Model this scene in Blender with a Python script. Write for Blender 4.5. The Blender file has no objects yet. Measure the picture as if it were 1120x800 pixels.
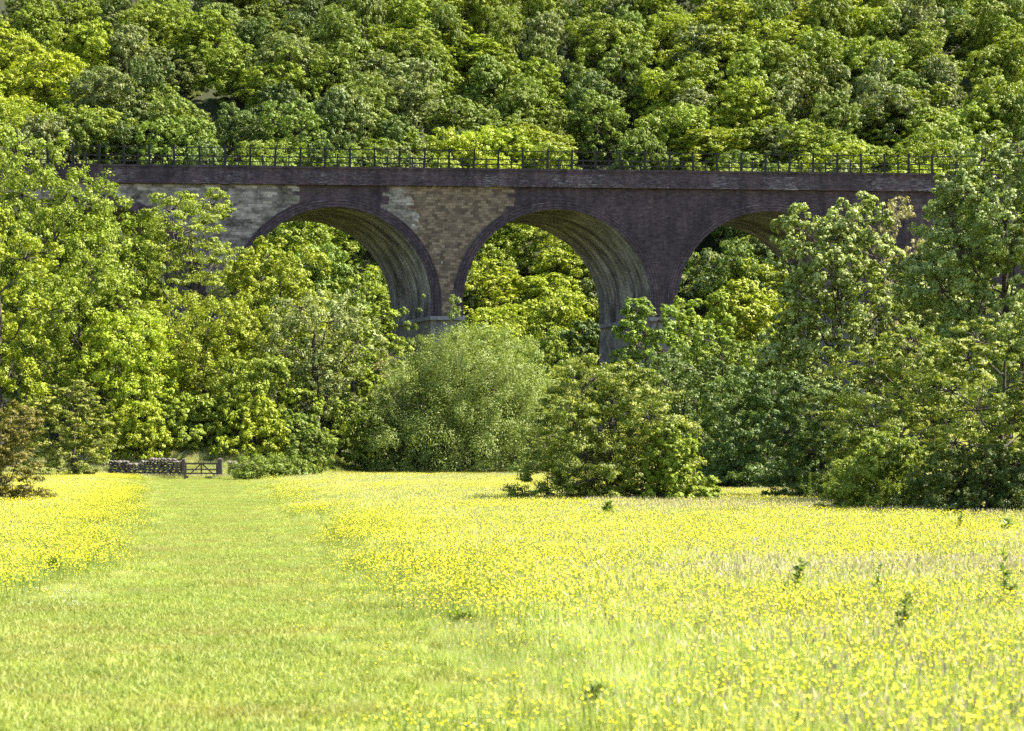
import bpy, bmesh, math, random
import numpy as np
from mathutils import Vector, Matrix

F_PX, HOR, EYE = 1800.0, 492.0, 1.7          # photograph: focal length in px, horizon row, eye height
scene = bpy.context.scene
COL = scene.collection
rad = math.radians

# ------------------------------------------------------------------ helpers
def px_x(px, d): return (px - 560.0) * d / F_PX
def px_z(py, d): return EYE + (HOR - py) * d / F_PX

def tag(o, label=None, cat=None, group=None, kind=None):
    if label: o['label'] = label
    if cat: o['category'] = cat
    if group: o['group'] = group
    if kind: o['kind'] = kind
    return o

def empty(name, loc=(0, 0, 0), rz=0.0):
    o = bpy.data.objects.new(name, None)
    o.empty_display_size = 0.3
    COL.objects.link(o); o.location = loc; o.rotation_euler = (0, 0, rz)
    return o

def link_mesh(name, me, parent=None):
    o = bpy.data.objects.new(name, me); COL.objects.link(o)
    if parent: o.parent = parent
    return o

def mesh_np(name, verts, faces_flat, nper, mats=None, midx=None, smooth=False):
    """verts (N,3), faces_flat int array, nper verts per face (constant)."""
    me = bpy.data.meshes.new(name)
    nv = len(verts); nf = len(faces_flat) // nper
    me.vertices.add(nv); me.vertices.foreach_set('co', np.asarray(verts, np.float32).ravel())
    me.loops.add(nf * nper); me.loops.foreach_set('vertex_index', np.asarray(faces_flat, np.int32))
    me.polygons.add(nf)
    me.polygons.foreach_set('loop_start', np.arange(0, nf * nper, nper, dtype=np.int32))
    for m in (mats or []): me.materials.append(m)
    if midx is not None: me.polygons.foreach_set('material_index', np.asarray(midx, np.int32))
    if smooth: me.polygons.foreach_set('use_smooth', np.ones(nf, bool))
    me.update(calc_edges=True)
    return me

class MB:
    """collects quads/boxes/tubes into one mesh"""
    def __init__(s): s.v = []; s.f = []
    def quad(s, a, b, c, d):
        i = len(s.v); s.v += [a, b, c, d]; s.f.append((i, i+1, i+2, i+3))
    def hexa(s, p):                       # p: 8 points, bottom 4 then top 4 (ccw seen from above)
        i = len(s.v); s.v += p
        for q in ((3,2,1,0),(4,5,6,7),(0,1,5,4),(1,2,6,5),(2,3,7,6),(3,0,4,7)): s.f.append(tuple(i+k for k in q))
    def box(s, x0, x1, y0, y1, z0, z1):
        s.hexa([(x0,y0,z0),(x1,y0,z0),(x1,y1,z0),(x0,y1,z0),(x0,y0,z1),(x1,y0,z1),(x1,y1,z1),(x0,y1,z1)])
    def bar(s, a, b, w, h):
        a = Vector(a); b = Vector(b); d = (b-a).normalized()
        up = Vector((0,0,1)) if abs(d.z) < .95 else Vector((1,0,0))
        n1 = d.cross(up).normalized()*w/2; n2 = n1.cross(d).normalized()*h/2
        s.hexa([tuple(a-n1-n2), tuple(a+n1-n2), tuple(b+n1-n2), tuple(b-n1-n2), tuple(a-n1+n2), tuple(a+n1+n2), tuple(b+n1+n2), tuple(b-n1+n2)])
    def tube(s, pts, radii, n=6):
        pts = [Vector(p) for p in pts]; i0 = len(s.v)
        for k, p in enumerate(pts):
            d = (pts[min(k+1, len(pts)-1)] - pts[max(k-1, 0)])
            d = d.normalized() if d.length > 1e-6 else Vector((0,0,1))
            ref = Vector((1,0,0)) if abs(d.x) < .8 else Vector((0,1,0))
            a = d.cross(ref).normalized(); b = d.cross(a)
            for j in range(n):
                t = 2*math.pi*j/n
                s.v.append(tuple(p + (a*math.cos(t) + b*math.sin(t))*radii[k]))
        for k in range(len(pts)-1):
            for j in range(n):
                s.f.append((i0+k*n+j, i0+k*n+(j+1)%n, i0+(k+1)*n+(j+1)%n, i0+(k+1)*n+j))
    def mesh(s, name, mat, smooth=False):
        me = bpy.data.meshes.new(name); me.from_pydata(s.v, [], s.f); me.materials.append(mat)
        if smooth: me.polygons.foreach_set('use_smooth', np.ones(len(me.polygons), bool))
        me.update(); return me
    def build(s, name, mat, parent=None, smooth=False):
        return link_mesh(name, s.mesh(name, mat, smooth), parent)

# value noise used for layout only
_rs = np.random.RandomState(7); _T = _rs.rand(256, 256)
def vnoise(x, y):
    x = np.asarray(x, float); y = np.asarray(y, float)
    xi = np.floor(x).astype(int); yi = np.floor(y).astype(int); fx = x-xi; fy = y-yi
    fx = fx*fx*(3-2*fx); fy = fy*fy*(3-2*fy)
    g = lambda a, b: _T[a % 256, b % 256]
    return (g(xi,yi)*(1-fx)+g(xi+1,yi)*fx)*(1-fy) + (g(xi,yi+1)*(1-fx)+g(xi+1,yi+1)*fx)*fy
def fbm(x, y): return .55*vnoise(x, y) + .3*vnoise(x*2.1+9, y*2.1+4) + .15*vnoise(x*4.3+3, y*4.3+8)
def sstep(a, b, x):
    t = np.clip((np.asarray(x, float)-a)/(b-a), 0, 1); return t*t*(3-2*t)

def terrain(x, y):
    x = np.asarray(x, float); y = np.asarray(y, float)
    z = .10*(fbm(x*.12+40, y*.12+40)-.5)
    bank = np.clip((y-95.2)*.34, 0, 6.0)*sstep(-9, -17, x)
    rbank = np.clip((y-58)*.10, 0, 4.5)*sstep(14, 30, x)
    z = z + bank + rbank
    s = y-150.0
    hill = .62*np.where(s > 12, s-6, np.where(s > 0, s*s/24.0, 0))
    hill = np.where(y > 330, .62*174 + (y-330)*.12, hill)
    return z + hill*(1 + .10*(fbm(x*.02+3, y*.02)-.5))

# ------------------------------------------------------------------ node materials
def new_mat(name):
    m = bpy.data.materials.new(name); m.use_nodes = True
    nt = m.node_tree; nt.nodes.clear()
    out = nt.nodes.new('ShaderNodeOutputMaterial')
    return m, nt, out
def nd(nt, t, **kw):
    n = nt.nodes.new(t)
    for k, v in kw.items(): setattr(n, k, v)
    return n
def ramp(nt, stops):
    r = nd(nt, 'ShaderNodeValToRGB'); e = r.color_ramp.elements
    while len(e) < len(stops): e.new(.5)
    for el, (p, c) in zip(e, stops): el.position = p; el.color = (*c, 1)
    return r
def mixc(nt, fac, a, b, blend='MIX'):
    m = nd(nt, 'ShaderNodeMix', data_type='RGBA', blend_type=blend)
    L = nt.links
    for sock, v in ((m.inputs[0], fac), (m.inputs[6], a), (m.inputs[7], b)):
        if isinstance(v, (int, float)): sock.default_value = v
        elif isinstance(v, tuple): sock.default_value = (*v, 1)
        else: L.new(v, sock)
    return m.outputs[2]
def math_n(nt, op, a, b=0.0, c=None):
    m = nd(nt, 'ShaderNodeMath', operation=op)
    for sock, v in zip(m.inputs, (a, b, c)):
        if v is None: continue
        if isinstance(v, (int, float)): sock.default_value = v
        else: nt.links.new(v, sock)
    return m.outputs[0]
def noise(nt, vec, scale, detail=4, rough=.55):
    n = nd(nt, 'ShaderNodeTexNoise'); n.inputs['Scale'].default_value = scale
    n.inputs['Detail'].default_value = detail; n.inputs['Roughness'].default_value = rough
    if vec is not None: nt.links.new(vec, n.inputs['Vector'])
    return n.outputs[0]
def mapping(nt, vec, scale):
    m = nd(nt, 'ShaderNodeMapping'); m.inputs['Scale'].default_value = scale
    nt.links.new(vec, m.inputs['Vector']); return m.outputs[0]
def obj_co(nt): return nd(nt, 'ShaderNodeTexCoord').outputs['Object']

def ramp_out(nt, v, stops):
    r = ramp(nt, stops); nt.links.new(v, r.inputs[0]); return r.outputs[0]

def leaf_mat(name, dark, mid, light, transl=.27, tcol=None, spec=.25, rough=.55, patch=None):
    """foliage: every leaf (mesh island) draws its own colour"""
    m, nt, out = new_mat(name); L = nt.links
    g = nd(nt, 'ShaderNodeNewGeometry')
    r = ramp(nt, [(0, dark), (.5, mid), (1, light)]); L.new(g.outputs['Random Per Island'], r.inputs[0])
    oi = nd(nt, 'ShaderNodeObjectInfo')
    hv = nd(nt, 'ShaderNodeHueSaturation')
    h = nd(nt, 'ShaderNodeMapRange'); h.inputs[3].default_value = .497; h.inputs[4].default_value = .510
    L.new(oi.outputs['Random'], h.inputs[0]); L.new(h.outputs[0], hv.inputs['Hue'])
    v = nd(nt, 'ShaderNodeMapRange'); v.inputs[3].default_value = .85; v.inputs[4].default_value = 1.15
    L.new(math_n(nt, 'FRACT', math_n(nt, 'MULTIPLY', oi.outputs['Random'], 7.31)), v.inputs[0]); L.new(v.outputs[0], hv.inputs['Value'])
    base = r.outputs[0]
    if patch:
        pos = g.outputs['Position']
        base = mixc(nt, ramp_out(nt, noise(nt, mapping(nt, pos, (.7, 1.6, .2)), .55, 5, .65), [(.48, (0, 0, 0)), (.66, (.9, .9, .9))]), base, patch[0])
        base = mixc(nt, ramp_out(nt, noise(nt, mapping(nt, pos, (1, 2.2, .2)), 1.7, 4, .6), [(.52, (0, 0, 0)), (.70, (.7, .7, .7))]), base, patch[1])
    L.new(base, hv.inputs['Color'])
    p = nd(nt, 'ShaderNodeBsdfPrincipled'); p.inputs['Roughness'].default_value = rough
    p.inputs['Specular IOR Level'].default_value = spec
    L.new(hv.outputs[0], p.inputs['Base Color'])
    t = nd(nt, 'ShaderNodeBsdfTranslucent')
    L.new(mixc(nt, 1.0, hv.outputs[0], tcol or (1.12, 1.22, .42), 'MULTIPLY'), t.inputs['Color'])
    mx = nd(nt, 'ShaderNodeMixShader'); mx.inputs[0].default_value = transl
    L.new(p.outputs[0], mx.inputs[1]); L.new(t.outputs[0], mx.inputs[2]); L.new(mx.outputs[0], out.inputs[0])
    return m

def plain_mat(name, c1, c2, scale=6, rough=.85, spec=.2, detail=6, bump=0.0):
    m, nt, out = new_mat(name); L = nt.links
    co = obj_co(nt); n = noise(nt, co, scale, detail, .65)
    r = ramp(nt, [(.3, c1), (.7, c2)]); L.new(n, r.inputs[0])
    p = nd(nt, 'ShaderNodeBsdfPrincipled'); p.inputs['Roughness'].default_value = rough
    p.inputs['Specular IOR Level'].default_value = spec
    L.new(r.outputs[0], p.inputs['Base Color'])
    if bump:
        b = nd(nt, 'ShaderNodeBump'); b.inputs['Strength'].default_value = bump; b.inputs['Distance'].default_value = .05
        L.new(n, b.inputs['Height']); L.new(b.outputs[0], p.inputs['Normal'])
    L.new(p.outputs[0], out.inputs[0]); return m

bark = plain_mat('bark', (.022, .018, .014), (.070, .060, .047), 9, bump=.6)
bark_pale = plain_mat('bark_pale', (.12, .10, .08), (.30, .27, .22), 9, bump=.5)

LEAF = {
    'bright': leaf_mat('leaf_bright', (0.123, 0.165, 0.014), (0.175, 0.221, 0.018), (0.240, 0.278, 0.028)),
    'mid':    leaf_mat('leaf_mid',    (0.097, 0.137, 0.017), (0.140, 0.187, 0.023), (0.196, 0.243, 0.034)),
    'dark':   leaf_mat('leaf_dark',   (0.050, 0.079, 0.016), (0.079, 0.112, 0.020), (0.115, 0.151, 0.030)),
    'grey':   leaf_mat('leaf_grey',   (0.115, 0.141, 0.038), (0.157, 0.185, 0.052), (0.223, 0.242, 0.090)),
    'olive':  leaf_mat('leaf_olive',  (.066, .088, .010), (.112, .138, .014), (.190, .210, .024)),
    'yellow': leaf_mat('leaf_yellow', (0.181, 0.218, 0.013), (0.240, 0.280, 0.016), (0.307, 0.342, 0.026)),
    'ash':    leaf_mat('leaf_ash',    (0.091, 0.124, 0.018), (0.143, 0.180, 0.028), (0.252, 0.276, 0.080), spec=.4),
    'willow': leaf_mat('leaf_willow', (.135, .175, .032), (.190, .228, .046), (.255, .290, .078), spec=.22),
    'brown':  leaf_mat('leaf_brown',  (0.082, 0.078, 0.011), (0.131, 0.115, 0.015), (0.193, 0.160, 0.024)),
    'pale':   leaf_mat('leaf_pale',   (0.152, 0.139, 0.055), (0.234, 0.206, 0.085), (0.339, 0.288, 0.140)),
    'tip_gold':  leaf_mat('leaf_tip_gold',  (.175, .190, .018), (.235, .245, .028), (.300, .295, .048)),
    'tip_pale':  leaf_mat('leaf_tip_pale',  (.220, .270, .070), (.290, .335, .110), (.360, .395, .160)),
    'tip_bright': leaf_mat('leaf_tip_bright', (.210, .270, .020), (.260, .325, .028), (.310, .370, .045)),
}

# ------------------------------------------------------------------ trees
def quads_from(P, Nn, L, W, rng, axis=None, fold=.16):
    n = len(P)
    a = axis if axis is not None else rng.normal(size=(n, 3))
    a = a - Nn*np.sum(a*Nn, 1, keepdims=True)
    a /= np.linalg.norm(a, axis=1, keepdims=True) + 1e-9
    b = np.cross(Nn, a)
    L = np.asarray(L).reshape(-1, 1); W = np.asarray(W).reshape(-1, 1)
    V = np.empty((n, 4, 3), np.float32)
    V[:, 0] = P - a*L*.5; V[:, 1] = P + b*W*.5 + Nn*fold*W - a*L*.08
    V[:, 2] = P + a*L*.5; V[:, 3] = P - b*W*.5 + Nn*fold*W - a*L*.08
    return V.reshape(-1, 3), np.arange(n*4, dtype=np.int32)

def unit(v): return v/(np.linalg.norm(v, axis=-1, keepdims=True)+1e-9)

def make_tree(seed, H, W, base=.12, boughs=9, clusters=13, tufts=7, leaves=22, leaf=.2, aspect=.62,
              shape='round', tuft_r=.42, stretch=1.0, flat=.85, bough_r=.40, trunk_r=None, limbs=True, lean=0.0, jag=.3,
              twig=0, shoots=0, skirt=0, rnd=.36, tips=0.0):
    """returns (crown verts, crown faces, trunk MB).  Base at the origin."""
    rng = np.random.RandomState(seed)
    R = W/2
    def prof(t):
        if shape == 'round': return math.sqrt(max(.02, 1-((t-.42)/.62)**2))
        if shape == 'cone':  return .12 + .95*(1-t)**.8*min(1, .55+t*1.5)
        if shape == 'egg':   return math.sqrt(max(.03, 1-((t-.36)/.66)**2))
        if shape == 'dome':  return math.sqrt(max(.02, 1-(t*.98)**2.2))
        if shape == 'tall':  return math.sqrt(max(.03, 1-((t-.5)/.58)**2))*.95
        if shape == 'flat':  return math.sqrt(max(.05, 1-((t-.55)/.62)**2))
    hb = H*base; Hc = H-hb
    tk = MB()
    tr = trunk_r or (.018*H+.04)
    lx, ly = lean*H, 0
    def axis_pt(z): s = z/H; return np.array([lx*s*s, ly*s, z])
    tk.tube([tuple(axis_pt(z)+np.array([rng.normal()*.02*R*(k > 0), rng.normal()*.02*R*(k > 0), -.25*(k == 0)]))
             for k, z in enumerate(np.linspace(0, H*.8, 7))], [tr*(1.25 if k == 0 else (1-k/7.5)) for k in range(7)], 8)
    CC, CR, CO = [], [], []
    g = rng.rand()*6.28
    for i in range(boughs+skirt):
        t = (i+.5)/boughs; t = .06 + .86*t**.95
        phi = g + i*2.39996 + rng.normal()*.35
        if i >= boughs: t = .10; phi = g + (i-boughs)*6.283/skirt
        pr = prof(t)*R*(1+float(np.clip(jag*rng.normal()*.45, -.3, .22)))
        rb = bough_r*R*(.75+.5*rng.rand())*(.55+.5*prof(t))
        rr = max(0.0, pr-rb*.85)
        c = axis_pt(hb+t*Hc) + np.array([math.cos(phi)*rr, math.sin(phi)*rr, 0])
        c[2] = min(c[2], H-rb*.75)
        if i >= boughs: c[2] = rb*.45
        if limbs and i < boughs:
            z0 = max(.08*H, min(c[2]-.35*rr-.1*H, H*.72)); s = axis_pt(z0)
            m = (s+c)/2 + np.array([0, 0, -.06*H*rng.rand()])
            r0 = tr*.36*(1-.5*t)
            tk.tube([tuple(s), tuple(m+rng.normal(size=3)*.03*R), tuple(c)], [r0, r0*.7, r0*.3], 5)
        d = unit(rng.normal(size=(clusters*3, 3)) + np.array([math.cos(phi)*.55, math.sin(phi)*.55, .45]))
        keep = []
        for q in d:                                   # spread directions
            if all(np.dot(q, k) < .80 for k in keep): keep.append(q)
            if len(keep) >= clusters: break
        for q in keep:
            rad_ = rb*(.72+.36*rng.rand())
            cc = c + q*rad_*np.array([1, 1, .85])
            if cc[2] < .02*H: cc[2] = .02*H+.1*rng.rand()
            CC.append(cc); CR.append(rb*(.30+.16*rng.rand())); CO.append(unit(q+np.array([0, 0, .3])))
            if limbs and (twig or rng.rand() < .6):
                r0 = tr*.13
                tk.tube([tuple(c), tuple((c+cc)/2+rng.normal(size=3)*.08*rb), tuple(cc)], [r0, r0*.7, r0*.35], 4)
    for _ in range(shoots):                           # shoots that stick out of the outline
        k = rng.randint(len(CC))
        if CC[k][2] < .3*H: continue
        q = unit(CO[k]+rng.normal(size=3)*.3)
        base_p = CC[k]; ln = R*(.16+.22*rng.rand())
        for s_ in (.35, .7, 1.0):
            CC.append(base_p+q*ln*s_*1.4); CR.append(CR[k]*.45*(1.15-.5*s_)); CO.append(q)
    CC = np.array(CC); CR = np.array(CR); CO = np.array(CO)
    # tufts
    nC = len(CC)
    td = unit(rng.normal(size=(nC, tufts, 3)) + CO[:, None]*.75)
    TC = CC[:, None] + td*CR[:, None, None]*(.55+.6*rng.rand(nC, tufts, 1))*np.array([1, 1, flat])
    TR = CR[:, None]*tuft_r*(.7+.6*rng.rand(nC, tufts))
    TO = unit(td + np.array([0, 0, .35]))
    TC = TC.reshape(-1, 3); TR = TR.ravel(); TO = TO.reshape(-1, 3)
    nT = len(TC)
    off = rng.normal(size=(nT, leaves, 3))
    off = off/np.linalg.norm(off, axis=2, keepdims=True)*(rng.rand(nT, leaves, 1)**.45)
    al = np.sum(off*TO[:, None], 2, keepdims=True)
    off = off + TO[:, None]*al*(stretch-1)
    off = off*np.array([1, 1, flat])
    P = TC[:, None] + off*TR[:, None, None]
    Nn = unit(unit(off)*.9 + TO[:, None]*.55 + np.array([0, 0, .40]) + rng.normal(size=off.shape)*rnd)
    P = P.reshape(-1, 3); Nn = Nn.reshape(-1, 3)
    tip = (rng.rand(nT, 1) < tips*(.35+.9*np.clip(TO[:, 2:3]+.35, 0, 1))) & (al[:, :, 0] > .05)     # new growth on the outside of a tuft
    tip = tip.ravel()
    ok = P[:, 2] > -.05
    P = P[ok]; Nn = Nn[ok]; tip = tip[ok]
    Ls = leaf*(.65+.7*rng.rand(len(P)))
    V, Fq = quads_from(P, Nn, Ls, Ls*aspect, rng)
    if twig:
        for _ in range(twig):
            k = rng.randint(boughs*3); p = CC[k]
            q = unit(CO[k]+rng.normal(size=3)*.5)*R*(.15+.2*rng.rand())
            tk.tube([tuple(p), tuple(p+q*.4+rng.normal(size=3)*.03), tuple(p+q*.9)], [.02, .015, .006], 3)
    return V, Fq, tk, tip.astype(int)

def tree_meshes(key, seed, leafmat, barkmat=None, tipmat=None, **kw):
    V, Fq, tk, tip = make_tree(seed, **kw)
    cr = mesh_np('crown_'+key, V, Fq, 4, [leafmat, tipmat] if tipmat else [leafmat], tip if tipmat else None)
    tm = tk.mesh('trunk_'+key, barkmat or bark, True)
    return cr, tm

def place_tree(name, cr, tm, loc, rz, scl, label, cat='tree', group=None, mat=None):
    e = empty(name, loc, rz); e.scale = scl
    tag(e, label, cat, group)
    t = link_mesh('trunk', tm, e)
    c = link_mesh('crown', cr, e)
    if mat:
        c.material_slots[0].link = 'OBJECT'; c.material_slots[0].material = mat
    return e

# ---- hillside wood: shared prototypes, one object per tree
PROTO = []
specs = [dict(shape='round', boughs=10), dict(shape='dome', boughs=11), dict(shape='tall', boughs=10),
         dict(shape='round', boughs=12, jag=.5), dict(shape='tall', boughs=9, jag=.5), dict(shape='dome', boughs=9, jag=.45),
         dict(shape='round', boughs=9, flat=.65), dict(shape='tall', boughs=12, flat=.7)]
for i, s in enumerate(specs):
    PROTO.append(tree_meshes('hill_%d' % i, 100+i, LEAF['mid'], H=12, W=10, base=.10, clusters=18, tufts=9, leaves=22,
                             leaf=.27, tuft_r=.44, bough_r=.42, rnd=.26, **s))

rng = np.random.RandomState(11)
hill = []
yy = 146.0
while yy < 315:
    step = 5.7 + .008*(yy-146)
    hw = .325*yy + 9
    xx = -hw + rng.rand()*step
    while xx < hw:
        x = xx + rng.normal()*1.6; y = yy + rng.normal()*1.8
        xx += step*(.85+.3*rng.rand())
        hill.append((x, y, rng.rand(), rng.rand(), rng.rand()))
    yy += step*.92
hill_objs = []
for (x, y, a, b, c) in hill:
    n = float(fbm(x*.045+20, y*.045+7)) + (a-.5)*.42
    px = 560+F_PX*x/y
    if y < 175 and px > 780: n += .22  # sunlit lower right of the hill, put into yellower leaf kinds
    elif y < 168: n += .10
    kind = 'dark' if n < .20 else 'mid' if n < .36 else 'grey' if (n < .47 and b < .6) else 'bright' if n < .64 else 'yellow'
    if b > .965: kind = 'olive'
    p = PROTO[int(b*997) % len(PROTO)]
    if float(vnoise(x*.11+3, y*.11+60)) < .20 and y > 192: continue      # small clearings
    h = .54+.42*c
    w = .64+.48*a
    if y < 158: h *= .85
    e = place_tree('broadleaf_tree', p[0], p[1], (x, y, float(terrain(x, y))-.3), c*50, (w, w, h),
                   'tree on the hillside', 'tree', 'trees of the wooded hillside behind the viaduct', LEAF[kind])
    hill_objs.append((e, kind, x, y, h*12))

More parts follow.
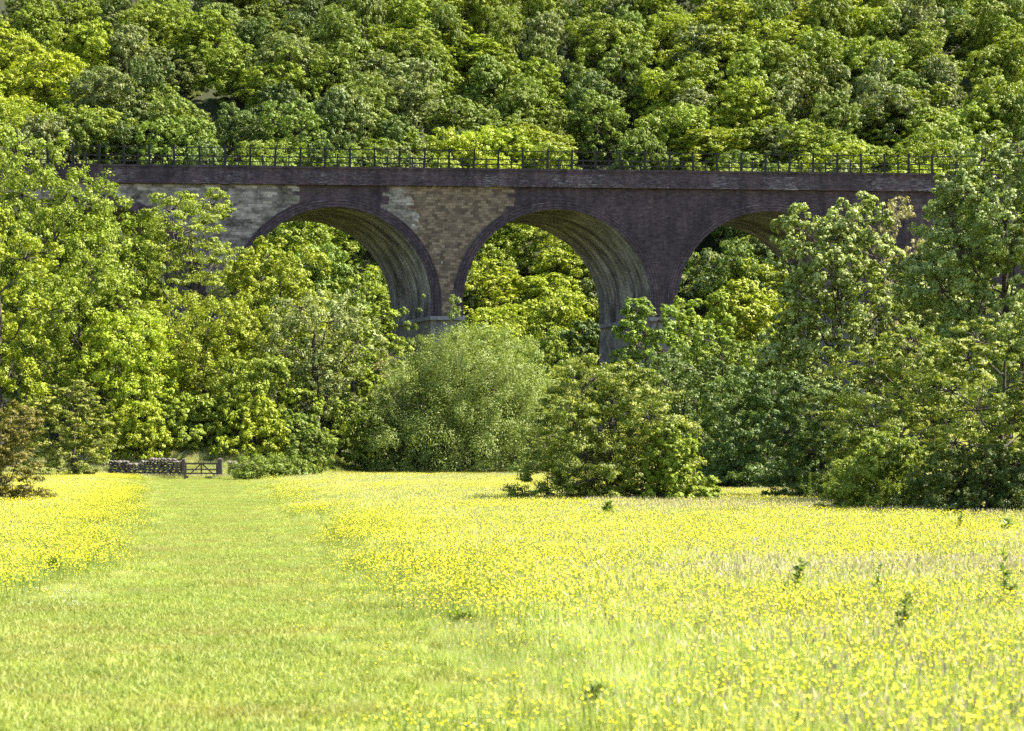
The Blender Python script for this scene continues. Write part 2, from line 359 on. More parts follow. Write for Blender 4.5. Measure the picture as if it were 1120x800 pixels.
# ---- individually modelled trees and bushes in front of the viaduct
#  (name, cat, label, px centre, py top, px width, depth, leaf kind, params)
BIG = dict(clusters=14, tufts=8, leaves=20)
TREES = [
 # far-left bank
 ('broadleaf_tree', 'tree', 'tallest yellow-green tree at the left edge, hiding the end of the railing', -5, 92, 190, 117, 'bright', dict(shape='tall', boughs=14, leaf=.22, **BIG)),
 ('broadleaf_tree', 'tree', 'yellow-green tree overlapping the left end of the dark parapet', 62, 186, 170, 113, 'bright', dict(shape='round', boughs=13, leaf=.21, **BIG)),
 ('broadleaf_tree', 'tree', 'leafy tree in front of the leftmost arch, half covering its dark opening', 118, 222, 130, 115, 'bright', dict(shape='round', boughs=12, leaf=.20, **BIG)),
 ('layered_tree', 'tree', 'thin layered tree with dark gaps against the pale stone of the viaduct', 210, 202, 170, 117, 'bright', dict(shape='round', boughs=15, leaf=.18, flat=.45, clusters=13, tufts=8, leaves=20, jag=.5)),
 ('broadleaf_tree', 'tree', 'bright yellow-green tree rising into the left end of the second arch', 305, 262, 120, 115, 'yellow', dict(shape='round', boughs=12, leaf=.20, **BIG)),
 ('broadleaf_tree', 'tree', 'bright tree seen under the second arch beside the pale pier', 385, 296, 100, 122, 'bright', dict(shape='tall', boughs=11, leaf=.20, **BIG)),
 ('broadleaf_tree', 'tree', 'vivid yellow-green tree at the left edge below the tallest tree', -2, 212, 120, 98, 'yellow', dict(shape='tall', boughs=12, leaf=.19, **BIG)),
 ('broadleaf_tree', 'tree', 'mid green tree between the vivid left-edge tree and the layered tree', 88, 278, 150, 104, 'bright', dict(shape='round', boughs=13, leaf=.19, **BIG)),
 ('broadleaf_tree', 'tree', 'yellow-green tree directly behind the wooden gate', 226, 330, 150, 106, 'yellow', dict(shape='tall', boughs=13, leaf=.18, **BIG)),
 ('broadleaf_tree', 'tree', 'broad yellow-green tree behind the dry stone wall', 145, 345, 140, 103, 'yellow', dict(shape='round', boughs=13, leaf=.18, **BIG)),
 ('sycamore_tree', 'tree', 'grey-green tree with a dark forked branch, right of the gate', 345, 318, 135, 107, 'grey', dict(shape='round', boughs=11, leaf=.18, trunk_r=.35, base=.2, clusters=11, tufts=7, leaves=18, jag=.5)),
 ('broadleaf_tree', 'tree', 'bright low tree between the gate and the forked tree', 288, 392, 110, 103, 'bright', dict(shape='round', boughs=10, leaf=.17, **BIG)),
 ('shrub', 'shrub', 'round dark green shrub at the meadow edge, right of the gate', 338, 468, 56, 98, 'mid', dict(shape='dome', boughs=9, leaf=.13, base=0, clusters=12, tufts=7, leaves=18)),
 ('nettle_bed', 'shrub', 'low bright green nettle bed over the short wall right of the gate', 304, 508, 84, 92, 'mid', dict(shape='dome', boughs=12, skirt=10, leaf=.11, base=0, limbs=False, clusters=12, tufts=7, leaves=18)),
 ('shrub', 'shrub', 'yellow-green shrub between the round dark shrub and the big willow', 396, 440, 86, 103, 'bright', dict(shape='round', boughs=10, leaf=.15, base=.02, clusters=12, tufts=7, leaves=18)),
 ('shrub', 'shrub', 'dark leafy shrub at the foot of the willow on its left side', 420, 482, 80, 104, 'dark', dict(shape='dome', boughs=9, leaf=.14, base=0, clusters=12, tufts=7, leaves=18)),
 ('hawthorn_bush', 'bush', 'brownish hawthorn bush at the left edge hanging over the buttercups', 0, 432, 112, 47, 'brown', dict(shape='flat', boughs=12, leaf=.068, flat=.45, base=.03, skirt=7, clusters=13, tufts=8, leaves=22, shoots=14, stretch=1.6)),
 ('hawthorn_bush', 'bush', 'olive-brown hawthorn bush behind the left-edge one, beside the stone wall', 80, 418, 110, 90, 'olive', dict(shape='dome', boughs=11, leaf=.12, flat=.45, base=.03, clusters=12, tufts=8, leaves=20, shoots=10)),
 ('shrub', 'shrub', 'yellow-green shrub on the bank close behind the stone wall, left of the gate', 150, 440, 90, 99, 'yellow', dict(shape='dome', boughs=10, skirt=6, leaf=.15, base=0, clusters=12, tufts=7, leaves=20)),
 ('shrub', 'shrub', 'bright green shrub on the bank directly above the gate', 215, 434, 90, 101, 'bright', dict(shape='dome', boughs=10, skirt=6, leaf=.15, base=0, clusters=12, tufts=7, leaves=20)),
 ('shrub', 'shrub', 'yellow-green shrub on the bank above the short wall right of the gate', 275, 432, 84, 100, 'yellow', dict(shape='dome', boughs=10, skirt=6, leaf=.15, base=0, clusters=12, tufts=7, leaves=20)),
 ('shrub', 'shrub', 'dark shrub on the bank between the olive hawthorn and the stone wall', 105, 462, 70, 100, 'mid', dict(shape='dome', boughs=9, skirt=6, leaf=.15, base=0, clusters=12, tufts=7, leaves=20)),
 ('shrub', 'shrub', 'mid green shrub under the forked grey-green tree, right of the nettle bed', 322, 452, 70, 101, 'mid', dict(shape='dome', boughs=10, skirt=6, leaf=.15, base=0, clusters=12, tufts=7, leaves=20)),
 ('shrub', 'shrub', 'dark shrub in the shade between the forked tree and the willow', 364, 440, 76, 111, 'mid', dict(shape='dome', boughs=10, skirt=6, leaf=.17, base=0, clusters=12, tufts=7, leaves=18)),
 # centre
 ('willow_tree', 'tree', 'large rounded pale grey-green willow in front of the viaduct pier', 518, 374, 232, 104, 'willow', dict(shape='dome', boughs=22, skirt=9, leaf=.17, aspect=.36, base=.0, bough_r=.40, clusters=20, tufts=12, leaves=26, tuft_r=.42, jag=.06, shoots=24, flat=1.0, stretch=1.3, rnd=.3)),
 ('willow_tree', 'tree', 'thin half-bare pale willow with visible twigs, left of the large willow', 432, 386, 64, 107, 'pale', dict(shape='tall', boughs=9, leaf=.13, aspect=.4, base=.15, clusters=8, tufts=5, leaves=9, twig=90)),
 ('broadleaf_tree', 'tree', 'bright tree peeping over the right shoulder of the large willow', 585, 352, 100, 114, 'bright', dict(shape='round', boughs=11, leaf=.18, **BIG)),
 ('hawthorn_bush', 'bush', 'big spreading hawthorn standing alone in the meadow in front of the willow', 668, 390, 182, 48, 'olive', dict(shape='dome', boughs=18, skirt=9, leaf=.074, flat=.5, tuft_r=.36, base=.02, bough_r=.36, clusters=15, tufts=9, leaves=24, jag=.5, shoots=46, stretch=1.7, twig=50)),
 ('bramble_bush', 'bush', 'low bright green bush at the right foot of the lone hawthorn', 738, 464, 80, 46.5, 'bright', dict(shape='dome', boughs=10, skirt=6, leaf=.09, base=0, clusters=12, tufts=8, leaves=20, shoots=16)),
 # right of the centre
 ('broadleaf_tree', 'tree', 'dark green tree standing under the third arch', 626, 344, 78, 124, 'dark', dict(shape='round', boughs=11, leaf=.20, **BIG)),
 ('broadleaf_tree', 'tree', 'pointed tree hiding the foot of the brick pier right of the third arch', 706, 318, 92, 104, 'mid', dict(shape='egg', boughs=14, leaf=.17, **BIG)),
 ('broadleaf_tree', 'tree', 'bright tree seen under the rightmost arch', 766, 308, 90, 108, 'bright', dict(shape='round', boughs=13, leaf=.18, **BIG)),
 ('broadleaf_tree', 'tree', 'mid green tree between the brick pier and the tall ash', 790, 352, 110, 90, 'mid', dict(shape='tall', boughs=12, leaf=.16, **BIG)),
 ('broadleaf_tree', 'tree', 'dark green tree behind the right side of the lone hawthorn', 748, 384, 130, 84, 'dark', dict(shape='round', boughs=12, leaf=.14, base=.03, **BIG)),
 ('ash_tree', 'tree', 'tall ash with pale tufted crown in front of the rightmost arch', 918, 206, 156, 72, 'ash', dict(shape='egg', boughs=34, leaf=.135, base=.02, skirt=8, bough_r=.34, clusters=15, tufts=9, leaves=24, tuft_r=.34, jag=.4, trunk_r=.2, shoots=10)),
 ('sapling', 'tree', 'slender sparse sapling in front of the brick wall, right of the ash', 974, 196, 84, 92, 'pale', dict(shape='tall', boughs=10, leaf=.14, base=.25, clusters=11, tufts=6, leaves=10, twig=40, trunk_r=.12)),
 ('ash_tree', 'tree', 'large pale-tufted ash at the right edge hiding the end of the viaduct', 1100, 134, 190, 66, 'ash', dict(shape='egg', boughs=38, leaf=.13, base=.08, bough_r=.34, clusters=15, tufts=9, leaves=26, tuft_r=.36, jag=.35, trunk_r=.24)),
 ('ash_tree', 'tree', 'smaller ash between the sapling and the large right-edge ash', 1028, 252, 100, 76, 'ash', dict(shape='tall', boughs=20, leaf=.14, base=.08, clusters=14, tufts=9, leaves=22, tuft_r=.42)),
 ('broadleaf_tree', 'tree', 'dark leafy tree at the foot of the tall ash on its left', 832, 405, 140, 62, 'dark', dict(shape='dome', boughs=13, skirt=8, leaf=.12, base=.0, **BIG)),
 ('hawthorn_bush', 'bush', 'tall olive hawthorn with golden shoot tips, right of the ash', 985, 352, 180, 45, 'olive', dict(shape='round', boughs=17, leaf=.070, flat=.5, tuft_r=.36, base=.0, skirt=8, bough_r=.36, clusters=14, tufts=9, leaves=24, jag=.5, shoots=40, stretch=1.7, twig=30)),
 ('hawthorn_bush', 'bush', 'dark hawthorn between the ash and the golden-tipped hawthorn', 900, 410, 130, 50, 'dark', dict(shape='dome', boughs=13, skirt=7, leaf=.078, flat=.6, base=.0, clusters=14, tufts=9, leaves=22, shoots=24, stretch=1.6)),
 ('bramble_bush', 'bush', 'low bright green bush on the meadow edge below the golden-tipped hawthorn', 968, 476, 118, 40, 'bright', dict(shape='dome', boughs=13, skirt=7, leaf=.068, base=0, clusters=13, tufts=9, leaves=22, shoots=24, jag=.4)),
 ('hawthorn_bush', 'bush', 'olive hawthorn with horizontal boughs at the right edge of the meadow', 1098, 348, 170, 38.5, 'olive', dict(shape='flat', boughs=16, leaf=.062, flat=.45, tuft_r=.36, base=.04, bough_r=.36, clusters=14, tufts=9, leaves=24, jag=.5, shoots=30, stretch=1.6, twig=30)),
 ('bramble_bush', 'bush', 'shady low bush under the right-edge hawthorn', 1080, 488, 140, 37.5, 'dark', dict(shape='dome', boughs=11, skirt=7, leaf=.065, base=0, clusters=12, tufts=8, leaves=20, shoots=10)),
]
SEED0 = 300
for i, (nm, cat, lab, px, top, wpx, d, kind, kw) in enumerate(TREES):
    x = px_x(px, d); z0 = float(terrain(x, d)); H = px_z(top, d)-z0; W = wpx*d/F_PX
    kw = dict(kw); kw.setdefault('base', .06)
    tipm = {'ash': 'tip_pale', 'olive': 'tip_gold', 'willow': 'tip_pale', 'bright': 'tip_bright', 'yellow': 'tip_bright', 'grey': 'tip_pale', 'mid': 'tip_bright'}.get(kind)
    kw.setdefault('tips', {'ash': .55, 'willow': .12, 'olive': .42, 'bright': .22, 'yellow': .25, 'grey': .25, 'mid': .12}.get(kind, 0))
    if kind != 'pale': kw['leaves'] = int(kw['leaves']*2.0); kw['leaf'] *= .80
    kw['rnd'] = max(kw.get('rnd', 0), .46)
    cr, tm = tree_meshes('%s_%d' % (nm, i), SEED0+i, LEAF[kind], bark_pale if kind == 'pale' else None, LEAF[tipm] if tipm else None, H=H, W=W, **kw)
    place_tree(nm, cr, tm, (x, d, z0-.05), 0, (1, 1, 1), lab, cat)

# ------------------------------------------------------------------ viaduct
TH = math.atan(.068)
VD = 129.0
def u_at(px): return (px-560)*VD/(F_PX*math.cos(TH)-(px-560)*math.sin(TH))
SK, WID = -.39, 8.0
def vl(u, v, z): return (u+SK*v, v, z)
A_C = [u_at(108), u_at(367), u_at(609.5), u_at(842)]
RI, RING = 7.42, .80
RO = RI+RING
Z_IMP, Z_SPR, Z_STR, Z_PAR = 12.12, 13.15, 22.25, 23.72
U0, U1 = -46.0, 42.0

def stone_nodes(nt, co, kindcol, bw, bh, mortar, var):
    b = nd(nt, 'ShaderNodeTexBrick'); L = nt.links
    m = nd(nt, 'ShaderNodeCombineXYZ'); s = nd(nt, 'ShaderNodeSeparateXYZ'); L.new(co, s.inputs[0])
    wob = noise(nt, co, .9, 3)
    L.new(math_n(nt, 'ADD', s.outputs[0], math_n(nt, 'MULTIPLY', wob, .5)), m.inputs[0])
    L.new(math_n(nt, 'ADD', s.outputs[2], math_n(nt, 'MULTIPLY', noise(nt, co, .6, 2), .25)), m.inputs[1])
    L.new(m.outputs[0], b.inputs['Vector'])
    b.inputs['Scale'].default_value = 1.0; b.inputs['Brick Width'].default_value = bw; b.inputs['Row Height'].default_value = bh
    b.inputs['Mortar Size'].default_value = mortar; b.inputs['Mortar Smooth'].default_value = .2
    b.inputs['Color1'].default_value = (*kindcol[0], 1); b.inputs['Color2'].default_value = (*kindcol[1], 1)
    b.inputs['Mortar'].default_value = (*kindcol[2], 1); b.inputs['Bias'].default_value = var
    return b.outputs[0], b.outputs[1]

BR = ((.036, .025, .029), (.070, .050, .056), (.054, .044, .048))
def brick_surface(nt, co):
    c, f = stone_nodes(nt, co, BR, .36, .11, .012, -.1)
    big = noise(nt, co, .35, 5, .6)
    c = mixc(nt, .75, c, ramp_out(nt, big, [(.3, (.55, .55, .6)), (.7, (1.5, 1.4, 1.4))]), 'MULTIPLY')
    run = noise(nt, mapping(nt, co, (1.6, 1, .18)), .8, 6, .7)
    c = mixc(nt, .6, c, ramp_out(nt, run, [(.36, (.5, .5, .52)), (.62, (1.45, 1.4, 1.4))]), 'MULTIPLY')
    sp = noise(nt, co, 3.0, 5, .7)
    c = mixc(nt, .5, c, ramp_out(nt, sp, [(.35, (.5, .5, .5)), (.65, (1.5, 1.5, 1.5))]), 'MULTIPLY')
    return c
def ramp_out(nt, v, stops):
    r = ramp(nt, stops); nt.links.new(v, r.inputs[0]); return r.outputs[0]
def bleach(nt, co, sc, lo, hi, scale):
    """lime run-off with a shape of its own"""
    n = noise(nt, mapping(nt, co, sc), scale, 6, .7)
    return ramp_out(nt, n, [(lo, (0, 0, 0)), (hi, (1, 1, 1))])

def finish(nt, out, col, co, rough=.9, bump=.4, bscale=5):
    p = nd(nt, 'ShaderNodeBsdfPrincipled'); p.inputs['Roughness'].default_value = rough; p.inputs['Specular IOR Level'].default_value = .2
    nt.links.new(col, p.inputs['Base Color'])
    b = nd(nt, 'ShaderNodeBump'); b.inputs['Strength'].default_value = bump; b.inputs['Distance'].default_value = .06
    nt.links.new(noise(nt, co, bscale, 6, .7), b.inputs['Height']); nt.links.new(b.outputs[0], p.inputs['Normal'])
    nt.links.new(p.outputs[0], out.inputs[0])

def mat_spandrel():
    m, nt, out = new_mat('spandrel_masonry'); L = nt.links; co = obj_co(nt)
    s = nd(nt, 'ShaderNodeSeparateXYZ'); L.new(co, s.inputs[0])
    brick = brick_surface(nt, co)
    tan, _ = stone_nodes(nt, co, ((.090, .064, .048), (.240, .178, .130), (.090, .070, .056)), .40, .22, .014, -.05)
    tan = mixc(nt, .7, tan, ramp_out(nt, noise(nt, co, 1.6, 5, .7), [(.3, (.45, .42, .42)), (.72, (1.5, 1.45, 1.35))]), 'MULTIPLY')
    lime, _ = stone_nodes(nt, co, ((.13, .108, .096), (.32, .268, .238), (.13, .11, .10)), .8, .24, .012, .0)
    lime = mixc(nt, .8, lime, ramp_out(nt, noise(nt, mapping(nt, co, (.7, 1, 1.3)), 1.1, 7, .75), [(.40, (.20, .19, .18)), (.50, (.85, .85, .85)), (.60, (1.4, 1.4, 1.4))]), 'MULTIPLY')
    # toothed vertical joints: every course starts a little earlier or later
    row = math_n(nt, 'FLOOR', math_n(nt, 'DIVIDE', s.outputs[2], .33))
    wn = nd(nt, 'ShaderNodeTexWhiteNoise', noise_dimensions='1D'); L.new(row, wn.inputs['W'])
    u = math_n(nt, 'ADD', s.outputs[0], math_n(nt, 'MULTIPLY', math_n(nt, 'SUBTRACT', wn.outputs[0], .5), .75))
    def between(a, b): return math_n(nt, 'MULTIPLY', math_n(nt, 'GREATER_THAN', u, u_at(a)), math_n(nt, 'LESS_THAN', u, u_at(b)))
    c = mixc(nt, between(-300, 323), brick, lime)
    # pale patch runs down the extrados of the second arch
    shift = math_n(nt, 'MULTIPLY', math_n(nt, 'SUBTRACT', s.outputs[2], 20.6), -.42)
    us = math_n(nt, 'ADD', u, math_n(nt, 'MULTIPLY', shift, -1))
    patch = math_n(nt, 'MULTIPLY', math_n(nt, 'GREATER_THAN', u, u_at(421)), math_n(nt, 'LESS_THAN', us, u_at(450)))
    patch = math_n(nt, 'MULTIPLY', patch, math_n(nt, 'GREATER_THAN', s.outputs[2], 18.9))
    c = mixc(nt, between(425, 558), c, tan)
    c = mixc(nt, patch, c, lime)
    w = bleach(nt, co, (1.0, 1, .35), .66, .72, 1.5)
    c = mixc(nt, math_n(nt, 'MULTIPLY', w, .75), c, (.42, .40, .40))
    finish(nt, out, c, co, .9, .5, 4); return m

def mat_parapet():
    m, nt, out = new_mat('parapet_brick'); L = nt.links; co = obj_co(nt)
    c = brick_surface(nt, co)
    s = nd(nt, 'ShaderNodeSeparateXYZ'); L.new(co, s.inputs[0])
    # lime streaks gather along two courses
    n = noise(nt, mapping(nt, co, (.8, 1, 9)), 2.4, 8, .8)
    n2 = noise(nt, co, .25, 3)
    band = math_n(nt, 'MULTIPLY', math_n(nt, 'LESS_THAN', s.outputs[2], Z_PAR-.42), math_n(nt, 'MULTIPLY', n, math_n(nt, 'ADD', .72, math_n(nt, 'MULTIPLY', n2, .55))))
    w = ramp_out(nt, band, [(.560, (0, 0, 0)), (.625, (1, 1, 1))])
    c = mixc(nt, math_n(nt, 'MULTIPLY', w, .8), c, (.30, .275, .285))
    finish(nt, out, c, co, .9, .4, 6); return m

def mat_ring():
    m, nt, out = new_mat('ring_brick'); L = nt.links; co = obj_co(nt)
    uv = nd(nt, 'ShaderNodeUVMap').outputs[0]
    c = brick_surface(nt, co)
    # concentric courses of the brick rings
    wv = nd(nt, 'ShaderNodeTexWave', bands_direction='Y'); wv.inputs['Scale'].default_value = 1.4; wv.inputs['Distortion'].default_value = .6
    L.new(uv, wv.inputs[0])
    c = mixc(nt, .55, c, ramp_out(nt, wv.outputs[1], [(.2, (.55, .55, .55)), (.8, (1.35, 1.35, 1.4))]), 'MULTIPLY')
    w = bleach(nt, uv, (.5, 5, 1), .62, .72, 1.2)
    c = mixc(nt, math_n(nt, 'MULTIPLY', w, .55), c, (.36, .34, .38))
    finish(nt, out, c, co, .9, .3, 6); return m

def mat_soffit():
    m, nt, out = new_mat('soffit_stone'); L = nt.links
    uv = nd(nt, 'ShaderNodeUVMap').outputs[0]     # x: along the arc, y: across the barrel
    st = noise(nt, mapping(nt, uv, (.22, 1.0, 1)), 1.15, 8, .70)
    c = ramp_out(nt, st, [(.34, (.030, .026, .028)), (.45, (.135, .120, .118)), (.56, (.260, .238, .228)), (.68, (.40, .37, .36))])
    b = nd(nt, 'ShaderNodeTexBrick'); L.new(uv, b.inputs[0]); b.inputs['Scale'].default_value = 1
    b.inputs['Brick Width'].default_value = .30; b.inputs['Row Height'].default_value = .60; b.inputs['Mortar Size'].default_value = .02
    b.inputs['Color1'].default_value = (.75, .75, .75, 1); b.inputs['Color2'].default_value = (1.15, 1.1, 1.05, 1); b.inputs['Mortar'].default_value = (.5, .5, .5, 1)
    c = mixc(nt, .8, c, b.outputs[0], 'MULTIPLY')
    g = noise(nt, uv, .5, 4)
    c = mixc(nt, ramp_out(nt, g, [(.5, (0, 0, 0)), (.7, (.35, .35, .35))]), c, (.055, .058, .026))
    finish(nt, out, c, uv, .9, .4, 5); return m

M_SP, M_PA, M_RI, M_SO = mat_spandrel(), mat_parapet(), mat_ring(), mat_soffit()
M_IMP = plain_mat('impost_stone', (.10, .094, .094), (.25, .235, .235), 2.5, bump=.5)
M_PIER = plain_mat('pier_stone', (.06, .052, .05), (.25, .218, .19), 1.3, bump=.5)
M_DECK = plain_mat('track_gravel', (.14, .13, .11), (.28, .26, .23), 20)
M_IRON = plain_mat('dark_iron', (.008, .008, .009), (.022, .020, .020), 14, rough=.6)

via = empty('viaduct', (0, VD, 0), TH)
tag(via, 'old railway viaduct of dark brick and patched stone with round arches', 'viaduct')

def zlow(u):
    for i, c in enumerate(A_C):
        du = abs(u-c)
        if du < RO-1e-6: return Z_SPR + math.sqrt(max(0, RO*RO-du*du))
        # stilt zone handled by the ring; between rings the wall reaches the impost
    if u < A_C[0]-RO-.8 or u > A_C[-1]+RO+.8: return -3.0
    return Z_IMP
us = set(np.round(np.arange(U0, U1+.01, .5), 4))
for c in A_C:
    for k in range(49):
        us.add(round(c + RO*math.cos(math.pi*k/48), 4))
    us |= {round(c-RO-1e-3, 4), round(c+RO+1e-3, 4), round(c-RO-.801, 4), round(c+RO+.801, 4)}
us = sorted(u for u in us if U0 <= u <= U1)
for name, v, lab in (('spandrel_wall', 0.0, 'patched front wall of brick, tan stone and pale limestone'), ('spandrel_wall', WID, None)):
    mb = MB()
    for a, b in zip(us[:-1], us[1:]):
        if b-a < 2e-4: continue
        mid = (a+b)/2
        inside = any(abs(mid-c) < RO for c in A_C)
        za, zb = (zlow(a), zlow(b)) if inside else (zlow(mid), zlow(mid))
        if inside:
            za = za if any(abs(a-c) < RO-1e-6 for c in A_C) else Z_SPR
            zb = zb if any(abs(b-c) < RO-1e-6 for c in A_C) else Z_SPR
        q = [vl(a, v, za), vl(b, v, zb), vl(b, v, Z_STR), vl(a, v, Z_STR)]
        if v > 0: q = q[::-1]
        mb.quad(*q)
    o = mb.build(name, M_SP, via)
    if lab: o['label'] = lab

def uv_mesh(name, quads, uvs, mat, parent, smooth=True):
    verts = np.array(quads).reshape(-1, 3)
    me = mesh_np(name, verts, np.arange(len(verts)), 4, [mat])
    l = me.uv_layers.new(name='UVMap'); l.data.foreach_set('uv', np.array(uvs, np.float32).ravel())
    return link_mesh(name, me, parent)

def arc(c, R, n=64):
    """points up one stilt, round and down, with arc length"""
    pts = [(c+R, Z_IMP)] + [(c+R*math.cos(math.pi*k/n), Z_SPR+R*math.sin(math.pi*k/n)) for k in range(n+1)] + [(c-R, Z_IMP)]
    s = [0.0]
    for a, b in zip(pts[:-1], pts[1:]): s.append(s[-1]+math.hypot(b[0]-a[0], b[1]-a[1]))
    return pts, s
for ci, c in enumerate(A_C):
    pi_, s = arc(c, RI); po, _ = arc(c, RO)
    q, uv = [], []
    nv = 8
    for k in range(len(pi_)-1):                       # barrel soffit
        for j in range(nv):
            v0, v1 = -.06+j*(WID+.12)/nv, -.06+(j+1)*(WID+.12)/nv
            a, b = pi_[k], pi_[k+1]
            q.append([vl(a[0], v0, a[1]), vl(b[0], v0, b[1]), vl(b[0], v1, b[1]), vl(a[0], v1, a[1])])
            uv.append([(s[k]+ci*30, v0), (s[k+1]+ci*30, v0), (s[k+1]+ci*30, v1), (s[k]+ci*30, v1)])
    uv_mesh('arch_soffit', q, uv, M_SO, via)
    for v, sg in ((-.06, 1), (WID+.06, -1)):          # front and back rings, standing proud of the wall
        q, uv = [], []
        vin = v+.2*sg
        for k in range(len(pi_)-1):
            a, b, A, B = pi_[k], pi_[k+1], po[k], po[k+1]
            f = [vl(a[0], v, a[1]), vl(A[0], v, A[1]), vl(B[0], v, B[1]), vl(b[0], v, b[1])]
            fu = [(s[k], 0), (s[k], RING), (s[k+1], RING), (s[k+1], 0)]
            e = [vl(A[0], v, A[1]), vl(A[0], vin, A[1]), vl(B[0], vin, B[1]), vl(B[0], v, B[1])]
            eu = [(s[k], RING), (s[k], RING+.1), (s[k+1], RING+.1), (s[k+1], RING)]
            q.append(f if sg > 0 else f[::-1]); uv.append(fu if sg > 0 else fu[::-1])
            q.append(e if sg > 0 else e[::-1]); uv.append(eu if sg > 0 else eu[::-1])
        uv_mesh('arch_ring', q, uv, M_RI, via)
bounds = [(A_C[0]-RI-2.2, A_C[0]-RI)] + [(A_C[i]+RI, A_C[i+1]-RI) for i in range(3)] + [(A_C[3]+RI, A_C[3]+RI+2.2)]
def prism(mb, u0, u1, v0, v1, z0, z1, bat=0.0):
    b = bat
    mb.hexa([vl(u0-b, v0-b, z0), vl(u1+b, v0-b, z0), vl(u1+b, v1+b, z0), vl(u0-b, v1+b, z0), vl(u0, v0, z1), vl(u1, v0, z1), vl(u1, v1, z1), vl(u0, v1, z1)])
for (a, b) in bounds:
    mb = MB(); prism(mb, a+.02, b-.02, .02, WID-.02, -4, Z_IMP-.30, .25); p = mb.build('pier', M_PIER, via)
    mb = MB(); prism(mb, a-.16, b+.16, -.22, WID+.22, Z_IMP-.30, Z_IMP)
    mb.build('impost_band', M_IMP, via)
for v0, v1 in ((-.28, .35), (WID-.35, WID+.28)):
    mb = MB(); prism(mb, U0, U1, v0, v1, Z_STR, Z_STR+.16); prism(mb, U0, U1, v0+.10*(v0 < 0), v1-.10*(v1 > WID), Z_STR+.16, Z_STR+.30)
    mb.build('string_course', M_PA, via)
for v0, v1 in ((-.06, .42), (WID-.42, WID+.06)):
    mb = MB(); prism(mb, U0, U1, v0, v1, Z_STR+.30, Z_PAR-.18); mb.build('parapet', M_PA, via)
    mb = MB()
    uu = U0
    rr = random.Random(5)
    while uu < U1-.1:                                  # coping of separate stones
        l = 1.1+rr.random()*.5; e = min(U1, uu+l); dz = rr.uniform(-.012, .012)
        prism(mb, uu, e-.015, v0-.05, v1+.05, Z_PAR-.178, Z_PAR+dz); uu = e
    mb.build('coping', M_PA, via)
mb = MB(); prism(mb, U0, U1, .44, WID-.44, Z_STR-.4, Z_STR+.32); mb.build('track_bed', M_DECK, via)

# ---- railing on the parapet
rail = empty('railing', (0, VD, Z_PAR), TH)
tag(rail, 'thin dark iron railing along the top of the viaduct parapet', 'railing')
RV = .18
u = U0+.6; k = 0
post_me = None; short_me = None; foot = None
rr = random.Random(3)
while u < u_at(1105):
    if u > u_at(-20):
        if post_me is None:
            mb = MB(); mb.hexa([(-.095,-.06,0),(.095,-.06,0),(.095,.06,0),(-.095,.06,0),(-.07,-.05,1.5),(.07,-.05,1.5),(.07,.05,1.5),(-.07,.05,1.5)])
            mb.box(-.10, .10, -.07, .07, 1.5, 1.55); mb.bar((0, .35, .02), (0, .03, .8), .03, .03)
            post_me = mb.mesh('railing_post', M_IRON)
            mb = MB(); mb.box(-.05, .05, -.04, .04, 0, .86); mb.box(-.05, .05, -.04, .04, .86, .89); short_me = mb.mesh('railing_short_post', M_IRON)
        p = link_mesh('post', post_me, rail); p.location = vl(u, RV, 0); p.rotation_euler = (0, rr.uniform(-.05, .05), 0)
        p.scale = (1, 1, rr.uniform(.97, 1.05))
        q = link_mesh('short_post', short_me, rail); q.location = vl(u+.98+rr.uniform(-.1, .1), RV, 0)
    u += 1.93
for z, w in ((1.40, .06), (.74, .075), (.34, .075)):
    mb = MB(); n = 40; ua, ub = u_at(-20), u_at(1105)
    for i in range(n):
        a, b = ua+(ub-ua)*i/n, ua+(ub-ua)*(i+1)/n
        mb.bar(vl(a, RV, z), vl(b+.02, RV, z), w, w)
    mb.build('rail', M_IRON, rail)

# ------------------------------------------------------------------ ground
def grid_axis(a, b, dense0, dense1, sd, sc):
    xs = [a]
    while xs[-1] < b: xs.append(xs[-1]+(sd if dense0 <= xs[-1] <= dense1 else sc))
    return np.array(xs)
gx = grid_axis(-620, 620, -45, 45, 1.0, 8.0); gy = grid_axis(-160, 760, 0, 130, 1.0, 6.0)
X, Y = np.meshgrid(gx, gy); Zt = terrain(X, Y)
V = np.stack([X, Y, Zt], -1).reshape(-1, 3)
ny, nx = X.shape
ii = (np.arange(ny-1)[:, None]*nx + np.arange(nx-1)[None]).ravel()
Fq = np.stack([ii, ii+1, ii+nx+1, ii+nx], 1).ravel()
def mat_ground():
    m, nt, out = new_mat('meadow_soil'); L = nt.links; co = obj_co(nt)
    a = noise(nt, co, .35, 5, .6); b = noise(nt, co, 7, 6, .7)
    c1 = ramp_out(nt, a, [(.3, (.14, .17, .03)), (.5, (.20, .225, .045)), (.7, (.25, .25, .07))])
    c = mixc(nt, .7, c1, ramp_out(nt, b, [(.3, (.55, .55, .5)), (.7, (1.35, 1.3, 1.2))]), 'MULTIPLY')
    s = nd(nt, 'ShaderNodeSeparateXYZ'); L.new(co, s.inputs[0])
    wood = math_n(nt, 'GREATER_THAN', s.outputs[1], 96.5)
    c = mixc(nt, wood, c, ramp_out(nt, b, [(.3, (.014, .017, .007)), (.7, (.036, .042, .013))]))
    finish(nt, out, c, co, .95, .6, 12); return m
g = link_mesh('ground', mesh_np('ground', V, Fq, 4, [mat_ground()], smooth=True)); g['kind'] = 'structure'

